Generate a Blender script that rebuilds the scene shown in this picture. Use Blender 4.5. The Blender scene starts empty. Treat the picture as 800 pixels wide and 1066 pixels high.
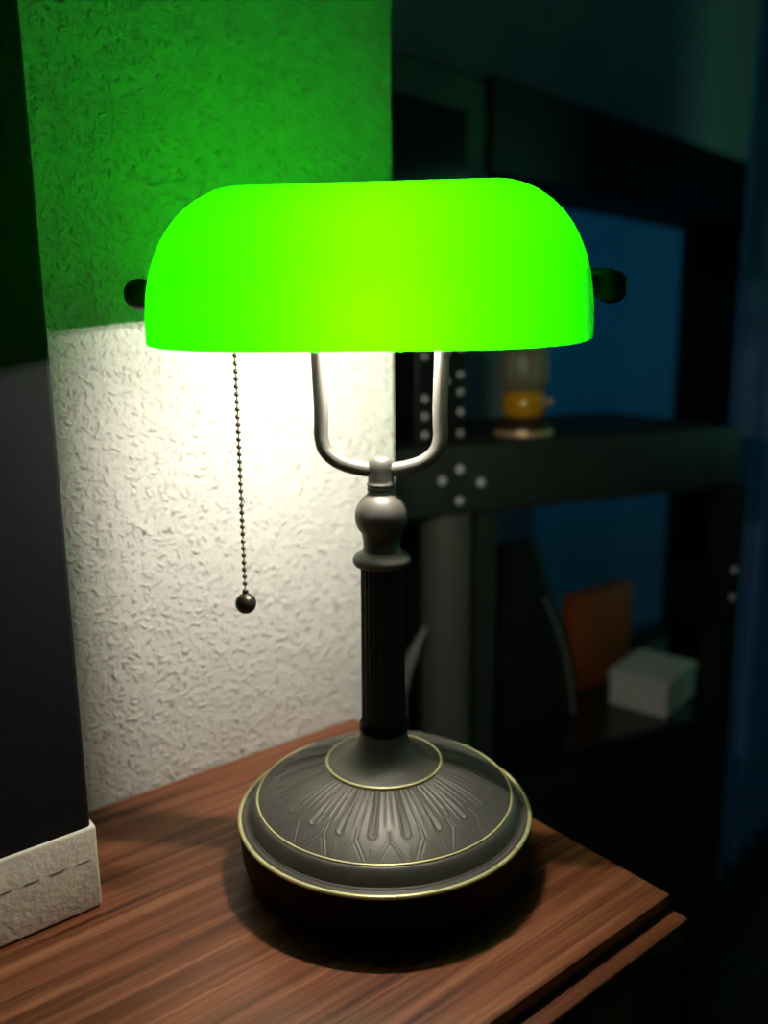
import bpy, bmesh, math, random
from mathutils import Vector, Matrix
PI = math.pi
random.seed(7)
col = bpy.context.scene.collection
scene = bpy.context.scene

# ------------------------------------------------------------------ camera
T = 1.05                       # height of the dresser top
cd = bpy.data.cameras.new('camera'); cam = bpy.data.objects.new('camera', cd); col.objects.link(cam)
rx = Vector((0.77904, -0.62689, -0.01027)); up = Vector((0.13176, 0.14769, 0.98022)); fw = Vector((0.61297, 0.76498, -0.19766))
m = Matrix((rx, up, -fw)).transposed().to_4x4()
m.translation = Vector((-0.18553, -0.57073, T + .33))
cam.matrix_world = m
cd.sensor_fit = 'VERTICAL'; cd.sensor_height = 36; cd.lens = 880 / 1066 * 36
cd.clip_start = .02; cd.clip_end = 50
cd.dof.use_dof = True; cd.dof.focus_distance = .47; cd.dof.aperture_fstop = 29.7 / 8.0
scene.camera = cam

# ------------------------------------------------------------------ world (dusk sky outside the window) + exposure
w = bpy.data.worlds.new('dusk'); scene.world = w; w.use_nodes = True
nt = w.node_tree; nt.nodes.clear()
o_ = nt.nodes.new('ShaderNodeOutputWorld'); bg = nt.nodes.new('ShaderNodeBackground')
tc = nt.nodes.new('ShaderNodeTexCoord'); sp = nt.nodes.new('ShaderNodeSeparateXYZ'); rp = nt.nodes.new('ShaderNodeValToRGB')
mr = nt.nodes.new('ShaderNodeMapRange'); mr.inputs['From Min'].default_value = -.5; mr.inputs['From Max'].default_value = .5
nt.links.new(tc.outputs['Generated'], sp.inputs[0]); nt.links.new(sp.outputs['Z'], mr.inputs['Value']); nt.links.new(mr.outputs[0], rp.inputs[0])
rp.color_ramp.elements[0].position = .25; rp.color_ramp.elements[0].color = (.0008, .009, .015, 1)
rp.color_ramp.elements[1].position = .50; rp.color_ramp.elements[1].color = (.001, .0215, .043, 1)
nt.links.new(rp.outputs[0], bg.inputs['Color']); bg.inputs['Strength'].default_value = 1.0
nt.links.new(bg.outputs[0], o_.inputs[0])
scene.view_settings.view_transform = 'Standard'; scene.view_settings.look = 'None'
scene.view_settings.gamma = 1; scene.view_settings.use_curve_mapping = False
scene.view_settings.exposure = 0.0
FILAMENT = 2650.0
# added green fill light at the right-hand wall, lifts the dark back wall
al = bpy.data.lights.new('fill_light', 'AREA'); al.shape = 'RECTANGLE'; al.size = 1.1; al.size_y = 1.2; al.energy = 3.0; al.color = (.22, .95, .60)
ao = bpy.data.objects.new('fill_light', al); col.objects.link(ao); ao.location = (3.22, -.75, 1.6); ao.rotation_euler = (0, math.radians(90), 0)

# ------------------------------------------------------------------ material helpers
def mat(name):
    m = bpy.data.materials.new(name); m.use_nodes = True
    n = m.node_tree.nodes; n.clear()
    out = n.new('ShaderNodeOutputMaterial')
    return m, m.node_tree, out
def N(nt, t, **k):
    n = nt.nodes.new(t)
    for a, b in k.items():
        if a.startswith('i_'): n.inputs[a[2:].replace('_', ' ')].default_value = b
        else: setattr(n, a, b)
    return n
def c4(c): return (c[0], c[1], c[2], 1)
def plain(name, c, rough=.5, metal=0.0, spec=.5, coat=0.0, var=.12, vscale=40, bump=0.0, bscale=300):
    m, nt, out = mat(name)
    b = N(nt, 'ShaderNodeBsdfPrincipled'); nt.links.new(b.outputs[0], out.inputs[0])
    b.inputs['Roughness'].default_value = rough; b.inputs['Metallic'].default_value = metal
    b.inputs['Specular IOR Level'].default_value = spec; b.inputs['Coat Weight'].default_value = coat
    tc = N(nt, 'ShaderNodeTexCoord'); no = N(nt, 'ShaderNodeTexNoise'); no.inputs['Scale'].default_value = vscale
    nt.links.new(tc.outputs['Object'], no.inputs['Vector'])
    r = N(nt, 'ShaderNodeValToRGB'); nt.links.new(no.outputs['Fac'], r.inputs[0])
    r.color_ramp.elements[0].position = .3; r.color_ramp.elements[1].position = .7
    r.color_ramp.elements[0].color = c4([x * (1 - var) for x in c]); r.color_ramp.elements[1].color = c4([min(1, x * (1 + var)) for x in c])
    nt.links.new(r.outputs[0], b.inputs['Base Color'])
    if bump:
        n2 = N(nt, 'ShaderNodeTexNoise'); n2.inputs['Scale'].default_value = bscale
        nt.links.new(tc.outputs['Object'], n2.inputs['Vector'])
        bu = N(nt, 'ShaderNodeBump'); bu.inputs['Strength'].default_value = bump; bu.inputs['Distance'].default_value = .001
        nt.links.new(n2.outputs['Fac'], bu.inputs['Height']); nt.links.new(bu.outputs[0], b.inputs['Normal'])
    return m

def stucco_mat():
    m, nt, out = mat('textured_wall_paint'); L = nt.links.new
    b = N(nt, 'ShaderNodeBsdfPrincipled'); L(b.outputs[0], out.inputs[0])
    b.inputs['Roughness'].default_value = .8; b.inputs['Specular IOR Level'].default_value = .2
    b.inputs['Base Color'].default_value = (.76, .74, .70, 1)
    tc = N(nt, 'ShaderNodeTexCoord')
    wn = N(nt, 'ShaderNodeTexNoise'); wn.inputs['Scale'].default_value = 120; wn.inputs['Detail'].default_value = 3
    L(tc.outputs['Object'], wn.inputs['Vector'])
    ws = N(nt, 'ShaderNodeVectorMath', operation='SCALE'); ws.inputs['Scale'].default_value = .0042
    wc = N(nt, 'ShaderNodeVectorMath', operation='SUBTRACT'); wc.inputs[1].default_value = (.5, .5, .5)
    L(wn.outputs['Color'], wc.inputs[0]); L(wc.outputs[0], ws.inputs[0])
    wa = N(nt, 'ShaderNodeVectorMath', operation='ADD'); L(tc.outputs['Object'], wa.inputs[0]); L(ws.outputs[0], wa.inputs[1])
    heights = []
    for scale, lx, ly, off, amt in ((130, .42, .18, 0, .9), (92, .34, .13, 3.7, .9), (220, .42, .22, 8.1, .6)):
        mp = N(nt, 'ShaderNodeMapping'); mp.inputs['Location'].default_value = (off, 0, off * .7); mp.inputs['Scale'].default_value = (scale, 0, scale)
        L(wa.outputs[0], mp.inputs['Vector'])
        v = N(nt, 'ShaderNodeTexVoronoi'); v.inputs['Scale'].default_value = 1.0; v.inputs['Randomness'].default_value = 1.0
        L(mp.outputs[0], v.inputs['Vector'])
        d = N(nt, 'ShaderNodeVectorMath', operation='SUBTRACT'); L(mp.outputs[0], d.inputs[0]); L(v.outputs['Position'], d.inputs[1])
        sc = N(nt, 'ShaderNodeSeparateColor'); L(v.outputs['Color'], sc.inputs[0])
        an = N(nt, 'ShaderNodeMath', operation='MULTIPLY'); an.inputs[1].default_value = 6.28; L(sc.outputs[0], an.inputs[0])
        ro = N(nt, 'ShaderNodeVectorRotate', rotation_type='Y_AXIS'); L(d.outputs[0], ro.inputs['Vector']); L(an.outputs[0], ro.inputs['Angle'])
        s2 = N(nt, 'ShaderNodeVectorMath', operation='MULTIPLY'); s2.inputs[1].default_value = (1 / lx, 0, 1 / ly); L(ro.outputs[0], s2.inputs[0])
        ln = N(nt, 'ShaderNodeVectorMath', operation='LENGTH'); L(s2.outputs[0], ln.inputs[0])
        mr = N(nt, 'ShaderNodeMapRange', interpolation_type='SMOOTHSTEP'); mr.inputs['From Min'].default_value = 1.15; mr.inputs['From Max'].default_value = .35
        L(ln.outputs['Value'], mr.inputs['Value'])
        k = N(nt, 'ShaderNodeMath', operation='MULTIPLY'); L(mr.outputs[0], k.inputs[0])
        g = N(nt, 'ShaderNodeMapRange'); g.inputs['From Min'].default_value = .15; g.inputs['From Max'].default_value = 1; g.inputs['To Max'].default_value = amt; L(sc.outputs[1], g.inputs['Value'])
        L(g.outputs[0], k.inputs[1]); heights.append(k)
    n1 = N(nt, 'ShaderNodeTexNoise'); n1.inputs['Scale'].default_value = 90; n1.inputs['Detail'].default_value = 4; n1.inputs['Roughness'].default_value = .6
    L(tc.outputs['Object'], n1.inputs['Vector'])
    acc = N(nt, 'ShaderNodeMath', operation='MULTIPLY'); acc.inputs[1].default_value = 1.7; L(n1.outputs['Fac'], acc.inputs[0])
    for h in heights:
        a = N(nt, 'ShaderNodeMath', operation='ADD'); L(acc.outputs[0], a.inputs[0]); L(h.outputs[0], a.inputs[1]); acc = a
    bu = N(nt, 'ShaderNodeBump'); bu.inputs['Strength'].default_value = .85; bu.inputs['Distance'].default_value = .0020
    L(acc.outputs[0], bu.inputs['Height']); L(bu.outputs[0], b.inputs['Normal'])
    return m

def wood_mat(name, dark, mid, light, rough=.38, scale=1.0):
    m, nt, out = mat(name); L = nt.links.new
    b = N(nt, 'ShaderNodeBsdfPrincipled'); L(b.outputs[0], out.inputs[0])
    tc = N(nt, 'ShaderNodeTexCoord')
    # staves along X, each with its own offset
    sep = N(nt, 'ShaderNodeSeparateXYZ'); L(tc.outputs['Object'], sep.inputs[0])
    st = N(nt, 'ShaderNodeMath', operation='DIVIDE'); st.inputs[1].default_value = .072; L(sep.outputs['Y'], st.inputs[0])
    fl = N(nt, 'ShaderNodeMath', operation='FLOOR'); L(st.outputs[0], fl.inputs[0])
    wn = N(nt, 'ShaderNodeTexWhiteNoise', noise_dimensions='1D'); L(fl.outputs[0], wn.inputs['W'])
    of = N(nt, 'ShaderNodeVectorMath', operation='SCALE'); of.inputs['Scale'].default_value = 7; L(wn.outputs['Color'], of.inputs[0])
    ad = N(nt, 'ShaderNodeVectorMath', operation='ADD'); L(tc.outputs['Object'], ad.inputs[0]); L(of.outputs[0], ad.inputs[1])
    def noise(sx, sy, det, dist):
        mp = N(nt, 'ShaderNodeMapping'); mp.inputs['Scale'].default_value = (sx * scale, sy * scale, sy * scale)
        L(ad.outputs[0], mp.inputs['Vector'])
        n = N(nt, 'ShaderNodeTexNoise'); n.inputs['Scale'].default_value = 1; n.inputs['Detail'].default_value = det; n.inputs['Distortion'].default_value = dist
        L(mp.outputs[0], n.inputs['Vector']); return n
    a = noise(3.6, 130, 5, .5); f = noise(10, 520, 4, .3); g = noise(2.0, 26, 3, .8)
    s = N(nt, 'ShaderNodeMath', operation='MULTIPLY_ADD'); L(a.outputs['Fac'], s.inputs[0]); s.inputs[1].default_value = .5
    s2 = N(nt, 'ShaderNodeMath', operation='MULTIPLY'); L(f.outputs['Fac'], s2.inputs[0]); s2.inputs[1].default_value = .26; L(s2.outputs[0], s.inputs[2])
    s3 = N(nt, 'ShaderNodeMath', operation='MULTIPLY_ADD'); L(g.outputs['Fac'], s3.inputs[0]); s3.inputs[1].default_value = .30; L(s.outputs[0], s3.inputs[2])
    s4 = N(nt, 'ShaderNodeMath', operation='MULTIPLY_ADD'); L(wn.outputs['Value'], s4.inputs[0]); s4.inputs[1].default_value = .05; L(s3.outputs[0], s4.inputs[2])
    r = N(nt, 'ShaderNodeValToRGB'); L(s4.outputs[0], r.inputs[0])
    e = r.color_ramp.elements; e[0].position = .40; e[0].color = c4(dark); e[1].position = .70; e[1].color = c4(light)
    x = r.color_ramp.elements.new(.55); x.color = c4(mid)
    L(r.outputs[0], b.inputs['Base Color'])
    b.inputs['Roughness'].default_value = rough; b.inputs['Specular IOR Level'].default_value = .35
    bu = N(nt, 'ShaderNodeBump'); bu.inputs['Strength'].default_value = .25; bu.inputs['Distance'].default_value = .0004
    L(f.outputs['Fac'], bu.inputs['Height']); L(bu.outputs[0], b.inputs['Normal'])
    return m

M = {}
M['stucco'] = stucco_mat()
M['plaster'] = plain('plain_plaster', (.78, .78, .74), .85, vscale=3, var=.05)
M['ceiling'] = plain('ceiling_paint', (.6, .6, .57), .9, vscale=3, var=.04)
M['floor'] = wood_mat('dark_floor_boards', (.012, .009, .008), (.022, .017, .014), (.035, .028, .022), .6)
M['walnut'] = wood_mat('walnut_veneer', (.055, .015, .006), (.205, .068, .029), (.36, .150, .075))
M['bronze'] = plain('oil_rubbed_bronze', (.115, .107, .096), .5, .3, .5, vscale=25, var=.06)
M['pole'] = plain('shaded_bronze', (.016, .016, .015), .5, .1, .4, vscale=25, var=.06)  # bronze darkened in its colour for the shade on the stem
M['drum'] = plain('deep_shade_bronze', (.004, .004, .004), .55, 0, .1, vscale=25, var=.06)  # same bronze taken near black, deep shade put into the colour
M['knobblack'] = plain('satin_black_knob', (.012, .012, .011), .5, 0, .4, var=.05)
M['brass'] = plain('pale_gold_line', (.72, .68, .33), .32, .35, .5, vscale=60, var=.06)
M['chain'] = plain('antique_brass_chain', (.20, .17, .11), .3, .9, .5, vscale=200, var=.1)
M['ball'] = plain('dark_brass_ball', (.10, .09, .065), .32, .85, .5, vscale=80, var=.1)
M['black'] = plain('black_lacquer', (.010, .012, .011), .45, 0, .3, var=.05, vscale=5)
M['gloss'] = plain('black_glass_shelf', (.006, .007, .008), .12, 0, .6, var=.05, vscale=5)
M['greypost'] = plain('grey_metal_post', (.14, .145, .12), .42, .3, .5, var=.05, vscale=8)
M['deckpaint'] = plain('dark_green_grey_lacquer', (.026, .034, .029), .5, 0, .35, var=.06, vscale=6)
M['doorpaint'] = plain('green_grey_door_frame', (.10, .13, .11), .55, 0, .4, var=.06, vscale=6)
M['darkglass'] = plain('dark_cabinet_glass', (.010, .012, .011), .12, 0, .5, var=.03, vscale=6)
M['chrome'] = plain('polished_chrome', (.9, .9, .88), .16, 1.0, .5, var=.02)
M['stud'] = plain('glint_white_bolt', (.95, .95, .92), .22, 0, 1.0, var=.02)  # near-white colour stands in for the bulb's glint on bolts and studs
M['navy'] = plain('navy_black_cloth', (.0085, .0105, .014), .7, 0, .2, var=.15, vscale=250, bump=.3, bscale=1200)
M['cream'] = plain('cream_leather', (.80, .74, .63), .55, 0, .35, var=.10, vscale=60, bump=.6, bscale=260)
M['thread'] = plain('brown_thread', (.22, .18, .14), .8)
M['white'] = plain('white_card', (.62, .62, .60), .6, var=.04)
M['orange'] = plain('orange_brown_leather', (.32, .065, .012), .6, var=.15, vscale=14)
M['strapgrey'] = plain('grey_metal_links', (.35, .35, .33), .4, .6, .5)
M['wax'] = plain('dark_red_brown_wood', (.05, .02, .012), .4, 0, .4, var=.2, vscale=30)
M['goldrim'] = plain('brass_base_rim', (.90, .62, .34), .45, .5, .5)
M['cork'] = plain('grey_ceramic', (.30, .30, .27), .5)
M['curtain'] = plain('slate_blue_curtain', (.34, .52, .92), .85, 0, .2, var=.12, vscale=18)
M['frame'] = plain('dark_window_frame', (.03, .035, .035), .5)
M['porcelain'] = plain('porcelain_holder', (.7, .7, .66), .35)
M['linen'] = plain('pale_grey_leaf', (.33, .34, .31), .6)

def rimgloss(nt, a, b):          # reflectivity rising towards grazing angles, the same from both sides
    lw = N(nt, 'ShaderNodeLayerWeight'); lw.inputs['Blend'].default_value = .5
    p = N(nt, 'ShaderNodeMath', operation='POWER'); p.inputs[1].default_value = 5; nt.links.new(lw.outputs['Facing'], p.inputs[0])
    q = N(nt, 'ShaderNodeMath', operation='MULTIPLY_ADD'); nt.links.new(p.outputs[0], q.inputs[0]); q.inputs[1].default_value = b; q.inputs[2].default_value = a
    return q
def shade_mats():
    m, nt, out = mat('green_glass'); L = nt.links.new
    tr = N(nt, 'ShaderNodeBsdfTranslucent'); tr.inputs['Color'].default_value = (.0135, .92, .0, 1)
    df = N(nt, 'ShaderNodeBsdfDiffuse'); df.inputs['Color'].default_value = (.0, .32, .0, 1)
    gl = N(nt, 'ShaderNodeBsdfGlossy'); gl.inputs['Roughness'].default_value = .12
    mx = N(nt, 'ShaderNodeMixShader'); mx.inputs[0].default_value = .94; L(df.outputs[0], mx.inputs[1]); L(tr.outputs[0], mx.inputs[2])
    fs = rimgloss(nt, .02, .35)
    m2 = N(nt, 'ShaderNodeMixShader'); L(fs.outputs[0], m2.inputs[0]); L(mx.outputs[0], m2.inputs[1]); L(gl.outputs[0], m2.inputs[2])
    L(m2.outputs[0], out.inputs[0]); M['glass_out'] = m
    m, nt, out = mat('white_glass_lining'); L = nt.links.new
    df = N(nt, 'ShaderNodeBsdfDiffuse'); df.inputs['Color'].default_value = (.85, .86, .80, 1)
    tp = N(nt, 'ShaderNodeBsdfTransparent'); mx = N(nt, 'ShaderNodeMixShader'); mx.inputs[0].default_value = .82
    L(df.outputs[0], mx.inputs[1]); L(tp.outputs[0], mx.inputs[2]); L(mx.outputs[0], out.inputs[0]); M['glass_in'] = m
    m, nt, out = mat('clear_glass'); L = nt.links.new
    tp = N(nt, 'ShaderNodeBsdfTransparent'); gl = N(nt, 'ShaderNodeBsdfGlossy'); gl.inputs['Roughness'].default_value = .05
    fr = rimgloss(nt, .04, .6); mx = N(nt, 'ShaderNodeMixShader')
    L(fr.outputs[0], mx.inputs[0]); L(tp.outputs[0], mx.inputs[1]); L(gl.outputs[0], mx.inputs[2]); L(mx.outputs[0], out.inputs[0]); M['clear'] = m
    m, nt, out = mat('ribbed_jar_glass'); L = nt.links.new
    b = N(nt, 'ShaderNodeBsdfPrincipled'); b.inputs['Base Color'].default_value = (.26, .25, .15, 1); b.inputs['Roughness'].default_value = .25; b.inputs['Transmission Weight'].default_value = .35
    L(b.outputs[0], out.inputs[0]); M['jarglass'] = m
    m, nt, out = mat('amber_honey_glass'); L = nt.links.new
    b = N(nt, 'ShaderNodeBsdfPrincipled'); b.inputs['Base Color'].default_value = (.75, .36, .015, 1); b.inputs['Roughness'].default_value = .2; b.inputs['Transmission Weight'].default_value = .25
    L(b.outputs[0], out.inputs[0]); M['amber'] = m
    m, nt, out = mat('glowing_filament'); L = nt.links.new
    e = N(nt, 'ShaderNodeEmission'); e.inputs['Color'].default_value = (1, .92, .80, 1); e.inputs['Strength'].default_value = FILAMENT
    L(e.outputs[0], out.inputs[0]); M['filament'] = m
shade_mats()

# ------------------------------------------------------------------ mesh helpers
def link(name, bm, m, parent=None, loc=(0, 0, 0), smooth=False, rot=(0, 0, 0), recalc=True):
    if recalc: bmesh.ops.recalc_face_normals(bm, faces=bm.faces)
    me = bpy.data.meshes.new(name); bm.to_mesh(me); bm.free()
    for x in (m if isinstance(m, (list, tuple)) else [m]): me.materials.append(M[x])
    if smooth:
        for p in me.polygons: p.use_smooth = True
        try: me.set_sharp_from_angle(angle=math.radians(40))
        except Exception: pass
    o = bpy.data.objects.new(name, me); col.objects.link(o)
    o.parent = parent; o.location = loc; o.rotation_euler = rot
    return o
def tag(o, label=None, cat=None, group=None, kind=None):
    if label: o['label'] = label
    if cat: o['category'] = cat
    if group: o['group'] = group
    if kind: o['kind'] = kind
    return o
def empty(name, loc, rz, label, cat, group=None):
    o = bpy.data.objects.new(name, None); col.objects.link(o); o.location = loc; o.rotation_euler = (0, 0, rz)
    o.empty_display_size = .05
    return tag(o, label, cat, group)
def box(bm, x0, x1, y0, y1, z0, z1, bev=0.0, seg=2):
    r = bmesh.ops.create_cube(bm, size=1)
    for v in r['verts']:
        v.co = Vector(((x0 + x1) / 2 + v.co.x * (x1 - x0), (y0 + y1) / 2 + v.co.y * (y1 - y0), (z0 + z1) / 2 + v.co.z * (z1 - z0)))
    if bev:
        es = list({e for v in r['verts'] for e in v.link_edges})
        bmesh.ops.bevel(bm, geom=es, offset=bev, segments=seg, affect='EDGES', profile=.5)
    return bm
def boxm(*a, **k): return box(bmesh.new(), *a, **k)
def lathe(prof, n=64, bm=None, cx=0, cy=0):
    bm = bm or bmesh.new(); rings = []
    for r, z in prof:
        if r < 1e-6: rings.append([bm.verts.new((cx, cy, z))])
        else: rings.append([bm.verts.new((cx + r * math.cos(2 * PI * i / n), cy + r * math.sin(2 * PI * i / n), z)) for i in range(n)])
    for a, b in zip(rings, rings[1:]):
        for i in range(n):
            j = (i + 1) % n
            if len(a) == 1 and len(b) == 1: continue
            if len(a) == 1: bm.faces.new((a[0], b[i], b[j]))
            elif len(b) == 1: bm.faces.new((a[i], a[j], b[0]))
            else: bm.faces.new((a[i], a[j], b[j], b[i]))
    return bm
def catmull(pts, n=8):
    P = [Vector(p) for p in pts]; P = [2 * P[0] - P[1]] + P + [2 * P[-1] - P[-2]]; out = []
    for i in range(1, len(P) - 2):
        a, b, c, d = P[i - 1:i + 3]
        for k in range(n):
            t = k / n
            out.append(.5 * ((2 * b) + (c - a) * t + (2 * a - 5 * b + 4 * c - d) * t * t + (-a + 3 * b - 3 * c + d) * t ** 3))
    out.append(P[-2]); return out
def tube(pts, r, n=16, bm=None):
    bm = bm or bmesh.new(); rings = []; up_ = Vector((0, 1, 0))
    for i, p in enumerate(pts):
        t = (pts[min(i + 1, len(pts) - 1)] - pts[max(i - 1, 0)]).normalized()
        s = t.cross(up_)
        if s.length < 1e-3: s = t.cross(Vector((1, 0, 0)))
        s.normalize(); u = s.cross(t).normalized(); up_ = u
        rr = r[i] if isinstance(r, (list, tuple)) else r
        rings.append([bm.verts.new(p + s * rr * math.cos(2 * PI * k / n) + u * rr * math.sin(2 * PI * k / n)) for k in range(n)])
        up_ = u
    for a, b in zip(rings, rings[1:]):
        for k in range(n): bm.faces.new((a[k], a[(k + 1) % n], b[(k + 1) % n], b[k]))
    bm.faces.new(rings[0]); bm.faces.new(rings[-1][::-1]); return bm
def torus(R, r, z, n=160, k=12, squash=1.0):
    bm = bmesh.new(); g = []
    for i in range(n):
        a = 2 * PI * i / n
        g.append([bm.verts.new(((R + r * math.cos(2 * PI * j / k)) * math.cos(a), (R + r * math.cos(2 * PI * j / k)) * math.sin(a), z + squash * r * math.sin(2 * PI * j / k))) for j in range(k)])
    for i in range(n):
        for j in range(k): bm.faces.new((g[i][j], g[(i + 1) % n][j], g[(i + 1) % n][(j + 1) % k], g[i][(j + 1) % k]))
    return bm
def sphere(r, loc=(0, 0, 0), bm=None, seg=16, rings=10):
    bm = bm or bmesh.new()
    q = bmesh.ops.create_uvsphere(bm, u_segments=seg, v_segments=rings, radius=r)
    for v in q['verts']: v.co += Vector(loc)
    return bm
def dome_cap(a, ang=58):
    Rr = a / math.sin(math.radians(ang)); c = Rr * math.cos(math.radians(ang))
    return lathe([(0, -.001), (a, -.001)] + [(Rr * math.sin(math.radians(ang * k / 10)), Rr * math.cos(math.radians(ang * k / 10)) - c) for k in range(10, -1, -1)], 32)
def struct(name, bm, m, parent=None, **k):
    o = link(name, bm, m, parent, **k)
    if parent is None: o['kind'] = 'structure'
    return o

# ------------------------------------------------------------------ the room
XL, XR, YF, YB, H = -2.4, 3.3, -2.4, 1.1, 2.6
struct('floor', boxm(XL - .1, XR + .1, YF - .1, YB + .12, -.1, 0), 'floor')
struct('ceiling', boxm(XL - .1, XR + .1, YF - .1, YB + .12, H, H + .1), 'ceiling')
struct('wall_left', boxm(XL - .1, XL, YF, YB, 0, H), 'plaster')
bm = bmesh.new()
box(bm, XR, XR + .1, YF, -1.35, 0, H); box(bm, XR, XR + .1, -.15, YB, 0, H)
box(bm, XR, XR + .1, -1.35, -.15, 0, .95); box(bm, XR, XR + .1, -1.35, -.15, 2.25, H)
struct('wall_right', bm, 'plaster')
wr = bpy.data.objects.new('added_window', None); col.objects.link(wr); wr.location = (XR + .05, -.75, 0); wr['kind'] = 'structure'  # unseen window, added to give the fill light a place
bm = bmesh.new()
box(bm, -.03, .03, -.6, -.55, .95, 2.25); box(bm, -.03, .03, .55, .6, .95, 2.25); box(bm, -.03, .03, -.6, .6, .95, 1.0); box(bm, -.03, .03, -.6, .6, 2.2, 2.25)
link('window_frame', bm, 'frame', wr)
link('pane', boxm(-.004, .004, -.55, .55, 1.0, 2.2), 'clear', wr)
struct('wall_front', boxm(XL - .1, XR + .1, YF - .1, YF, 0, H), 'plaster')
WX0, WX1, WZ0, WZ1 = 1.72, 2.63, .28, 1.845
bm = bmesh.new()
box(bm, XL - .1, WX0, YB, YB + .12, 0, H); box(bm, WX1, XR + .1, YB, YB + .12, 0, H)
box(bm, WX0, WX1, YB, YB + .12, 0, WZ0); box(bm, WX0, WX1, YB, YB + .12, WZ1, H)
struct('wall_back', bm, 'plaster')
wn_ = bpy.data.objects.new('window_1', None); col.objects.link(wn_); wn_.location = (0, YB + .06, 0); wn_['kind'] = 'structure'
bm = bmesh.new()
box(bm, WX0, WX0 + .045, -.03, .03, WZ0, WZ1); box(bm, WX1 - .045, WX1, -.03, .03, WZ0, WZ1)
box(bm, WX0, WX1, -.03, .03, WZ0, WZ0 + .045); box(bm, WX0, WX1, -.03, .03, WZ1 - .03, WZ1)
link('window_frame', bm, 'frame', wn_)
link('pane', boxm(WX0 + .045, WX1 - .045, -.004, .004, WZ0 + .045, WZ1 - .03), 'clear', wn_)
# the embossed wall behind the lamp, ending in an outside corner
struct('wall_middle', boxm(XL, .2848, 0, .12, 0, H, bev=.002), 'stucco')

# ------------------------------------------------------------------ dresser
TX1, TY0 = .233, -.322
d = empty('dresser', (0, -.16, 0), 0, 'tall walnut dresser with stepped front edge, set against the embossed wall', 'dresser')
link('dresser_top', boxm(-.62, TX1, TY0 + .16, .158, T - .008, T, bev=.0006), 'walnut', d)
link('edge_moulding', boxm(-.62, TX1 + .001, TY0 + .16 - .0125, .158, T - .028, T - .0095, bev=.0012), 'walnut', d)
link('carcass', boxm(-.60, TX1 - .012, TY0 + .16 + .02, .155, .05, T - .028), 'walnut', d)
for z0, z1 in ((.08, .38), (.40, .70), (.72, 1.00)):
    f = link('drawer', boxm(-.585, TX1 - .027, TY0 + .16 + .004, TY0 + .16 + .022, z0, z1, bev=.002), 'walnut', d)
    for kx in (-.42, .05): link('knob', lathe([(0, 0), (.005, 0), (.005, .012), (.012, .018), (.012, .024), (0, .027)], 20), 'pole', f, loc=(kx, TY0 + .16 + .004, (z0 + z1) / 2), rot=(PI / 2, 0, 0), smooth=True)
link('plinth', boxm(-.58, TX1 - .03, TY0 + .16 + .05, .14, 0, .05), 'black', d)

# ------------------------------------------------------------------ the banker's lamp
lamp = empty('desk_lamp', (.1237, -.1823, T), math.radians(-44.5), "bankers desk lamp, glowing green glass shade on a bronze stem and round base", 'lamp')
R1, R2, R3 = .0925, .0805, .0360
Z1, Z2, Z3 = .0370, .0485, .0690
# drum
link('base_drum', lathe([(0, .0005), (.0835, .0005), (.0865, .0025), (.0895, .008), (.0915, .016), (.0925, .030), (.0928, .0360), (.0900, .0368), (0, .0368)], 180), 'drum', lamp, smooth=True)
link('gold_ring', torus(R1 - .0004, .0014, Z1, squash=.9), 'brass', lamp, smooth=True)
prof = [(0, .036), (.0915, .036), (.0912, .0376), (.0895, .0386), (.0880, .0380), (.0872, .0388)]
for i in range(13):
    a = i / 12; r = .0868 - .0056 * a; z = .0390 + .0092 * math.sin(a * PI / 2) ** .9
    prof.append((r, z))
prof += [(.0800, .0478), (0, .0478)]
link('base_collar', lathe(prof, 180), 'bronze', lamp, smooth=True)
link('gold_ring', torus(R2 + .0002, .0008, Z2), 'brass', lamp, smooth=True)
# embossed dome
def dome_height(rho):            # rho 0 at the inner ring, 1 at the outer ring
    return Z3 - .0003 - (Z3 - Z2 - .0006) * (.62 * rho + .38 * rho ** 2.6)
def sm(x, a, b):
    t = max(0, min(1, (x - a) / (b - a))); return t * t * (3 - 2 * t)
NP = 22
def groove(th, rho):
    t = (th / (2 * PI) * NP) % 1 - .5                     # -.5..+.5, drop centred at 0
    r = R3 + rho * (R2 - R3); pitch = 2 * PI * r / NP      # metres
    at = abs(t)
    h = 0
    # U-shaped drop (ridge pair with a rounded end)
    re = .66; half = .14
    if rho < re: dd = abs(at - half * (1 - .25 * (1 - rho))) * pitch
    else: dd = abs(math.hypot(at * pitch, (rho - re) * (R2 - R3)) - half * pitch)
    h += .00068 * math.exp(-(dd / .00045) ** 2)
    dc = math.hypot(at * pitch, max(0, .62 - rho) * (R2 - R3) * 0)
    if rho < re + .03: h -= .0005 * math.exp(-((at * pitch) / .0006) ** 2) * sm(rho, 0, .15)
    # rib between the drops
    if rho < .62: h += .00045 * math.exp(-(((.375 - at) * pitch) / .0005) ** 2) * (1 - sm(rho, .52, .62))
    # leaf outlines: a stem between two drops that forks towards the rim
    if rho > .56:
        da = (.5 - at if rho < .76 else abs(at - (.5 - .36 * ((rho - .76) / .24) ** .8))) * pitch
        h += (.00042 * math.exp(-(da / .00045) ** 2) - .00030 * math.exp(-((da - .0010) / .00055) ** 2)) * sm(rho, .60, .66)
        if rho > .84: h += .0003 * math.exp(-((at * pitch) / .0004) ** 2)
    return h * sm(rho, 0, .03) * (1 - sm(rho, .97, 1))
bm = bmesh.new(); NT, NR = NP * 40, 64; grid = []
for j in range(NR + 1):
    rho = j / NR; r = R3 + rho * (R2 - R3); row = []
    for i in range(NT):
        th = 2 * PI * i / NT
        row.append(bm.verts.new((r * math.cos(th), r * math.sin(th), dome_height(rho) + groove(th, rho))))
    grid.append(row)
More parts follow.
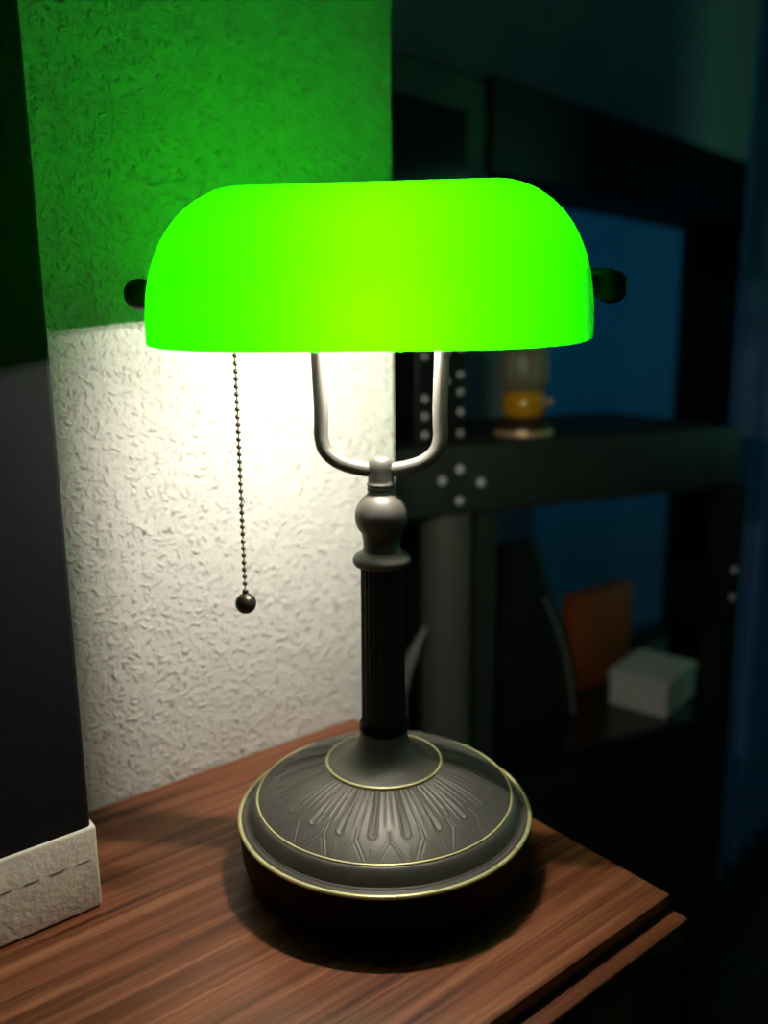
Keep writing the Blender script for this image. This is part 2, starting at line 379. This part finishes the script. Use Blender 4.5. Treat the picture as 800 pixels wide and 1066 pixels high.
for j in range(NR):
    for i in range(NT): bm.faces.new((grid[j][i], grid[j + 1][i], grid[j + 1][(i + 1) % NT], grid[j][(i + 1) % NT]))
for row, z in ((grid[0], .05), (grid[-1], .0478)):
    lo = [bm.verts.new((v.co.x, v.co.y, z)) for v in row]
    for i in range(NT): bm.faces.new((row[i], row[(i + 1) % NT], lo[(i + 1) % NT], lo[i]))
o = link('embossed_dome', bm, 'bronze', lamp, smooth=False)
for p in o.data.polygons: p.use_smooth = True
link('gold_ring', torus(R3 + .0003, .0010, Z3 + .0003, n=100), 'brass', lamp, smooth=True)
cone = [(0, .060), (.0355, .060), (.0357, .0695)]
for i in range(15):
    a = i / 14; cone.append((.0350 - (.0350 - .0150) * math.sin(a * PI / 2) ** .85, .0700 + .0205 * (1 - math.cos(a * PI / 2)) ** .95))
cone += [(.0148, .0915), (0, .0915)]
link('stem_foot', lathe(cone, 96), 'bronze', lamp, smooth=True)
link('stem_ring', lathe([(0, .0905), (.0152, .0905), (.0156, .0915), (.0152, .0925), (.0148, .0930), (.0148, .0942), (.0152, .0948), (.0150, .0958), (.0140, .0960), (0, .0960)], 64), 'drum', lamp, smooth=True)
# fluted pole
bm = bmesh.new(); n = 24 * 8; rings = []
for k in range(9):
    z = .0955 + (.1990 - .0955) * k / 8; r0 = .0139 - .0008 * k / 8
    rings.append([bm.verts.new(((r0 - .0007 * abs(math.sin(24 * PI * i / n)) ** 1.5) * math.cos(2 * PI * i / n), (r0 - .0007 * abs(math.sin(24 * PI * i / n)) ** 1.5) * math.sin(2 * PI * i / n), z)) for i in range(n)])
for a, b in zip(rings, rings[1:]):
    for i in range(n): bm.faces.new((a[i], a[(i + 1) % n], b[(i + 1) % n], b[i]))
link('fluted_stem', bm, 'pole', lamp, smooth=True)
# turned flange, ball and neck
tp = [(0, .1965), (.0135, .1965), (.0165, .1975), (.0177, .1995), (.0178, .2012), (.0168, .2032), (.0140, .2050), (.0120, .2060), (.0113, .2080), (.0111, .2110), (.0115, .2140)]
for i in range(13):
    a = -42 + 99 * i / 12; tp.append((.0160 * math.cos(math.radians(a)) ** .95, .2275 + .0155 * math.sin(math.radians(a))))
tp += [(.0084, .2412), (.0083, .2424), (.0078, .2429), (.0084, .2435), (.0084, .2450), (.0078, .2456), (.0086, .2462), (.0086, .2472), (.0080, .2479)]
tp += [(.0077, .2495), (.0078, .2560), (.0075, .2590), (.0065, .2616), (.0045, .2632), (0, .2638)]
link('turned_neck', lathe(tp, 80), 'bronze', lamp, smooth=True)
# yoke
yp = [(-.012, 0, .366), (-.030, 0, .360), (-.0362, 0, .345), (-.0360, 0, .325), (-.0355, 0, .308), (-.0350, 0, .294), (-.0351, 0, .283), (-.0353, 0, .2745), (-.0325, 0, .2662), (-.0245, 0, .2598), (-.0120, 0, .2562), (0, 0, .2552)]
yp = yp + [(-x, y, z) for x, y, z in yp[::-1][1:]]
link('yoke', tube(catmull(yp, 8), .0044, 20), 'bronze', lamp, smooth=True)
# shade rod, holder and bulb under the glass
link('shade_rod', tube([Vector((-.130 + .26 * i / 10, 0, .366)) for i in range(11)], .0025, 12), 'bronze', lamp, smooth=True)
hb = link('bulb_holder', lathe([(0, 0), (.012, 0), (.013, .004), (.013, .030), (.011, .034), (0, .034)], 32), 'porcelain', lamp, loc=(.066, -.006, .3435), rot=(0, -PI / 2, 0), smooth=True)
bulb = link('bulb', lathe([(.007, 0), (.010, .010), (.015, .024), (.016, .036), (.013, .050), (.006, .058), (0, .060)], 32), 'clear', lamp, loc=(.032, -.006, .3435), rot=(0, -PI / 2, 0), smooth=True)
bm = bmesh.new()
for yy in (-.003, .003): tube([Vector((yy, 0, .012)), Vector((yy, 0, .044))], .0011, 8, bm)
link('filament', bm, 'filament', bulb)
# glass shade: closed shell, green outside, white lining inside
def sxs(h): return .57 + .43 * max(0, 1 - h ** 2.7) ** (1 / 1.9)
A_, B_, HT = .1240, .066, .0805
def shell(bm, off, nh=36, n=144):
    rows = []
    for j in range(nh + 1):
        h = math.sin(j / nh * PI / 2) ** 1.0
        a = A_ * sxs(h) - off; b = max(.0004, (B_ - off) * (max(0, 1 - h ** 2.3)) ** (1 / 2.15))
        z = h * (HT - off) ; ex = 2 / (3.6 - 1.2 * h)
        row = []
        for i in range(n):
            t = 2 * PI * (i + .5) / n; c, s = math.cos(t), math.sin(t)
            row.append(bm.verts.new((a * math.copysign(abs(c) ** ex, c), b * math.copysign(abs(s) ** ex, s), z)))
        rows.append(row)
    for r0, r1 in zip(rows, rows[1:]):
        for i in range(n): bm.faces.new((r0[i], r0[(i + 1) % n], r1[(i + 1) % n], r1[i]))
    bm.faces.new(rows[-1])
    return rows[0]
bm = bmesh.new(); r0 = shell(bm, 0); nf = len(bm.faces); r1 = shell(bm, .0028)
for i in range(len(r0)): bm.faces.new((r0[i], r1[i], r1[(i + 1) % len(r0)], r0[(i + 1) % len(r0)]))
bm.faces.ensure_lookup_table()
for i, f in enumerate(bm.faces): f.material_index = 1 if nf <= i < 2 * nf else 0
TILT = math.radians(-9.0)
SOFF = -.0055; SZ = .3355
sh = link('glass_shade', bm, ['glass_out', 'glass_in'], lamp, loc=(SOFF, 0, SZ), rot=(-TILT, 0, 0), smooth=True)
for s in (-1, 1):
    k = lathe([(0, 0), (.013, 0), (.0125, .003), (.0075, .0075), (.0052, .012), (.0055, .0145), (.0075, .0165), (.0090, .0205), (.0090, .0235), (.0078, .0275), (.0050, .0302), (0, .0312)], 32)
    link('shade_knob', k, 'knobblack', lamp, loc=(SOFF + s * .1130, 0, .3585), rot=(0, s * PI / 2, 0), smooth=True)
# pull chain
cx, cy, ztop, zb = -.0800, -.020, .350, .1775
bm = bmesh.new(); pitch = .0043; k = 0; z = zb + .0066 + .0013
while z < ztop:
    sphere(.00145, (0, 0, z), bm, 12, 8); z += pitch
tube([Vector((0, 0, zb)), Vector((0, 0, ztop))], .0004, 6, bm)
ch = link('pull_chain', bm, 'chain', lamp, loc=(cx, cy, 0), smooth=True)
link('chain_ball', lathe([(0, -.0063)] + [(.0063 * math.cos(math.radians(a)), .0063 * math.sin(math.radians(a))) for a in range(-80, 80, 10)] + [(.0018, .0062), (.0018, .0082), (0, .0084)], 32), 'ball', ch, loc=(0, 0, zb), smooth=True)

# ------------------------------------------------------------------ tall navy box with cream stitched foot
bx = empty('storage_box', (-.0385, -.111, T), 0, 'tall navy-black upright case with cream stitched leather foot at left edge', 'case')
bm = bmesh.new(); box(bm, -.36, -.0012, 0, .055, .050, .62, bev=.003, seg=3); link('case_body', bm, 'navy', bx, smooth=True)
bm = bmesh.new(); box(bm, -.362, .0012, -.0016, .057, .0008, .0535, bev=.002, seg=3); link('leather_foot', bm, 'cream', bx, smooth=True)
bm = bmesh.new()
for i in range(24):
    x = -.004 - i * .0145; box(bm, x - .0085, x, -.00185, -.0013, .0330, .0335)
link('stitching', bm, 'thread', bx)

# ------------------------------------------------------------------ tall black frame unit far behind
un = empty('display_cabinet', (.736, .598, 0), math.radians(6.5), 'tall black cabinet frame with grey-green glazed door, standing before the window', 'cabinet')
UL = 1.70
link('side_panel', boxm(UL - .02, UL + .01, .0, .245, 0, 1.866, bev=.003), 'black', un)
link('top_beam', boxm(.305, UL + .06, -.01, .16, 1.695, 1.866, bev=.003), 'black', un)
link('cabinet_body', boxm(-.03, .305, .022, .24, 1.40, 1.866, bev=.003), 'black', un)
link('back_post', boxm(-.02, .06, .06, .22, 0, 1.40, bev=.003), 'black', un)
dr = link('cabinet_door', boxm(-.03, .303, .001, .02, 1.41, 1.853, bev=.002), 'doorpaint', un)
link('door_glass', boxm(.03, .244, -.0015, .012, 1.46, 1.791, bev=.001), 'darkglass', dr)
link('door_handle', lathe([(0, 0), (.005, 0), (.005, .01), (.009, .014), (.009, .018), (0, .02)], 16), 'pole', dr, loc=(.275, .001, 1.44), rot=(PI / 2, 0, 0), smooth=True)
for z in (1.20,):
    link('bolt', dome_cap(.0085), 'stud', un, loc=(UL - .005, 0, z), rot=(PI / 2, 0, 0), smooth=True)

# ------------------------------------------------------------------ lower open shelf with a round post and bolted deck
lo = empty('open_shelf', (.520, .285, 0), math.radians(-14.7), 'dark open shelf with grey round post and four bolts under its deck edge', 'shelf')
LL, DZ1, DZ0, SH = .62, 1.240, 1.142, .740
link('shelf_deck', boxm(-.06, LL, 0, .34, DZ0, DZ1, bev=.006), 'deckpaint', lo, smooth=True)
link('round_post', lathe([(0, 0), (.037, 0), (.037, DZ0), (0, DZ0)], 48), 'greypost', lo, loc=(.098, .040, 0), smooth=True)
link('flat_post', boxm(.137, .168, .012, .05, 0, DZ0, bev=.003), 'deckpaint', lo)
link('dark_backing', boxm(-.06, .225, .325, .338, 0, DZ0), 'black', lo)  # added black sheet, keeps the gap left of the post dark
link('side_panel', boxm(LL - .02, LL, .04, .33, 0, SH, bev=.003), 'black', lo)
link('corner_post', boxm(LL - .02, LL + .02, .0, .040, 0, DZ0, bev=.003), 'black', lo)
link('glossy_shelf', boxm(.0, LL - .02, .01, .33, SH - .02, SH, bev=.002), 'gloss', lo)
link('lower_shelf', boxm(.0, LL - .02, .01, .33, .08, .10, bev=.002), 'black', lo)
link('base_cupboard', boxm(.14, LL - .02, .02, .33, .10, SH - .02, bev=.003), 'black', lo)
for x, z in ((.098, 1.207), (.071, 1.193), (.132, 1.186), (.098, 1.163)):
    link('bolt', dome_cap(.0060), 'stud', lo, loc=(x, .0004, z), rot=(PI / 2, 0, 0), smooth=True)

for z in (1.0, .953):
    link('bolt', dome_cap(.0062), 'stud', lo, loc=(LL + .002, .0004, z), rot=(PI / 2, 0, 0), smooth=True)

# things on the deck
j = empty('oil_lantern', (.775, .290, DZ1), 0, 'amber and clear glass lantern on dark wooden foot, on the shelf deck', 'lantern')
link('wooden_foot', lathe([(0, 0), (.042, 0), (.044, .006), (.042, .016), (.036, .022), (.030, .028), (0, .028)], 48), 'wax', j, smooth=True)
link('brass_rim', lathe([(.0425, .0005), (.0445, .002), (.0450, .005), (.0442, .008), (.0420, .009)], 48), 'goldrim', j, smooth=True)
link('amber_bowl', lathe([(0, .028), (.026, .028), (.032, .034), (.034, .044), (.033, .058), (.028, .066), (0, .066)], 48), 'amber', j, smooth=True)
bm = bmesh.new(); n = 96; rs = []
for r, z in ((.026, .064), (.033, .070), (.035, .084), (.034, .110), (.032, .130), (.026, .145), (.014, .152)):
    rs.append([bm.verts.new((r * (1 + .045 * math.cos(14 * 2 * PI * i / n)) * math.cos(2 * PI * i / n), r * (1 + .045 * math.cos(14 * 2 * PI * i / n)) * math.sin(2 * PI * i / n), z)) for i in range(n)])
for a, b in zip(rs, rs[1:]):
    for i in range(n): bm.faces.new((a[i], a[(i + 1) % n], b[(i + 1) % n], b[i]))
bm.faces.new(rs[-1]); bm.faces.new(rs[0])
link('ribbed_chimney', bm, 'jarglass', j, smooth=True)
link('burner_knob', lathe([(0, 0), (.002, 0), (.002, .008), (.006, .010), (.006, .015), (0, .016)], 20), 'goldrim', j, loc=(.031, -.012, .048), rot=(0, PI / 2, 0), smooth=True)

v = empty('vase', (.520, .345, DZ1), 0, 'grey bulbous vase on the shelf deck beside the embossed wall corner', 'vase')
link('vase_body', lathe([(0, 0), (.016, 0), (.020, .006), (.027, .025), (.031, .045), (.030, .068), (.022, .088), (.014, .100), (.016, .108), (.012, .108), (.010, .098), (.0, .095)], 40), 'cork', v, smooth=True)

tb = empty('studded_case', (.617, .300, DZ1), math.radians(-14.7), 'black upright case with rows of glint-white studs, between grey vase and amber lantern', 'case')
link('case_body', boxm(-.040, .040, 0, .09, 0, .20, bev=.003), 'black', tb)
for x, zs in ((-.026, (.012, .038, .062, .12, .17)), (.008, (.125, .085, .16)), (.030, (.012, .042, .070, .094, .13, .17))):
    for z in zs: link('stud', dome_cap(.0044), 'stud', tb, loc=(x, .0004, z), rot=(PI / 2, 0, 0), smooth=True)  # pale stud colour carries the glints

# things on the glossy shelf
wb = empty('card_box', (1.033, .182, SH), math.radians(11), 'white card box with lid lying on the glossy black shelf', 'box')
link('box_body', boxm(0, .130, 0, .106, 0, .050, bev=.002), 'white', wb)
link('box_lid', boxm(-.0015, .1315, -.0015, .1075, .044, .066, bev=.0025), 'white', wb)
ob = empty('binder', (1.075, .352, SH), math.radians(0), 'orange-brown leather binder standing upright behind the white box', 'binder')
link('binder_cover', boxm(-.076, .095, 0, .036, 0, .182, bev=.004), 'orange', ob, smooth=True)
link('binder_pages', boxm(-.069, .089, .005, .031, .004, .1795), 'white', ob)
hb = empty('handbag', (.850, .350, SH), math.radians(-8), 'slumped black bag with grey link strap, standing left of the orange binder', 'bag')
bm = bmesh.new(); rs = []
for z, wx_, wy in ((0, .085, .045), (.03, .094, .052), (.10, .090, .048), (.18, .078, .036), (.25, .062, .024), (.315, .05, .012)):
    rs.append([bm.verts.new((wx_ * math.copysign(abs(math.cos(t)) ** .6, math.cos(t)) - .12 * max(0, z - .1), wy * math.copysign(abs(math.sin(t)) ** .6, math.sin(t)), z)) for t in [2 * PI * (i + .5) / 32 for i in range(32)]])
for a, b in zip(rs, rs[1:]):
    for i in range(32): bm.faces.new((a[i], a[(i + 1) % 32], b[(i + 1) % 32], b[i]))
bm.faces.new(rs[0]); bm.faces.new(rs[-1])
link('bag_body', bm, 'black', hb, smooth=True)
bm = bmesh.new()
for i in range(24):
    t = i / 23; sphere(.0034, (.000 + .075 * t + .012 * math.sin(t * PI), -.058 + .006 * t, .225 - .215 * t), bm, 10, 6)
link('link_strap', bm, 'strapgrey', hb, smooth=True)

# pale feather behind the stem
lf = empty('feather', (.515, .262, -.036), 0, 'pale grey feather standing up behind the lamp stem, left of the round post', 'feather')
bm = bmesh.new(); rs = []
for i in range(14):
    t = i / 13; c = Vector((0 + .040 * t * t, 0, .945 + .085 * t)); wd = .009 * math.sin(PI * min(1, .12 + t * .85)) + .001
    rs.append([bm.verts.new(c + Vector((s * wd, (.0 if s else .002), 0))) for s in (-1, -.5, 0, .5, 1)] + [bm.verts.new(c + Vector((s * wd, .0015 + (.0 if s else .002), 0))) for s in (1, .5, 0, -.5, -1)])
for a, b in zip(rs, rs[1:]):
    for i in range(10): bm.faces.new((a[i], a[(i + 1) % 10], b[(i + 1) % 10], b[i]))
bm.faces.new(rs[0]); bm.faces.new(rs[-1])
link('vane', bm, 'linen', lf, smooth=True)
link('quill', tube([Vector((0, 0, .0)), Vector((0, 0, .95))], .0012, 8), 'linen', lf)

# curtain at the right
bm = bmesh.new(); n = 90; rows = []
for z in (.012, .8, 1.6, 2.45):
    rows.append([bm.verts.new((1.62 + 1.1 * i / n, .42 + .012 * i / n * 12 + .022 * math.sin(i * .75) * (1 if z < 2 else .6), z)) for i in range(n + 1)])
for a, b in zip(rows, rows[1:]):
    for i in range(n): bm.faces.new((a[i], a[i + 1], b[i + 1], b[i]))
bmesh.ops.solidify(bm, geom=bm.faces[:], thickness=.003)
cu = empty('curtain', (0, 0, 0), 0, 'slate blue curtain hanging to the floor right of the black cabinet', 'curtain')
link('cloth', bm, 'curtain', cu, smooth=True)
link('curtain_rod', tube([Vector((1.55, .50, 2.46)), Vector((XR, .58, 2.46))], .012, 16), 'black', cu, smooth=True)
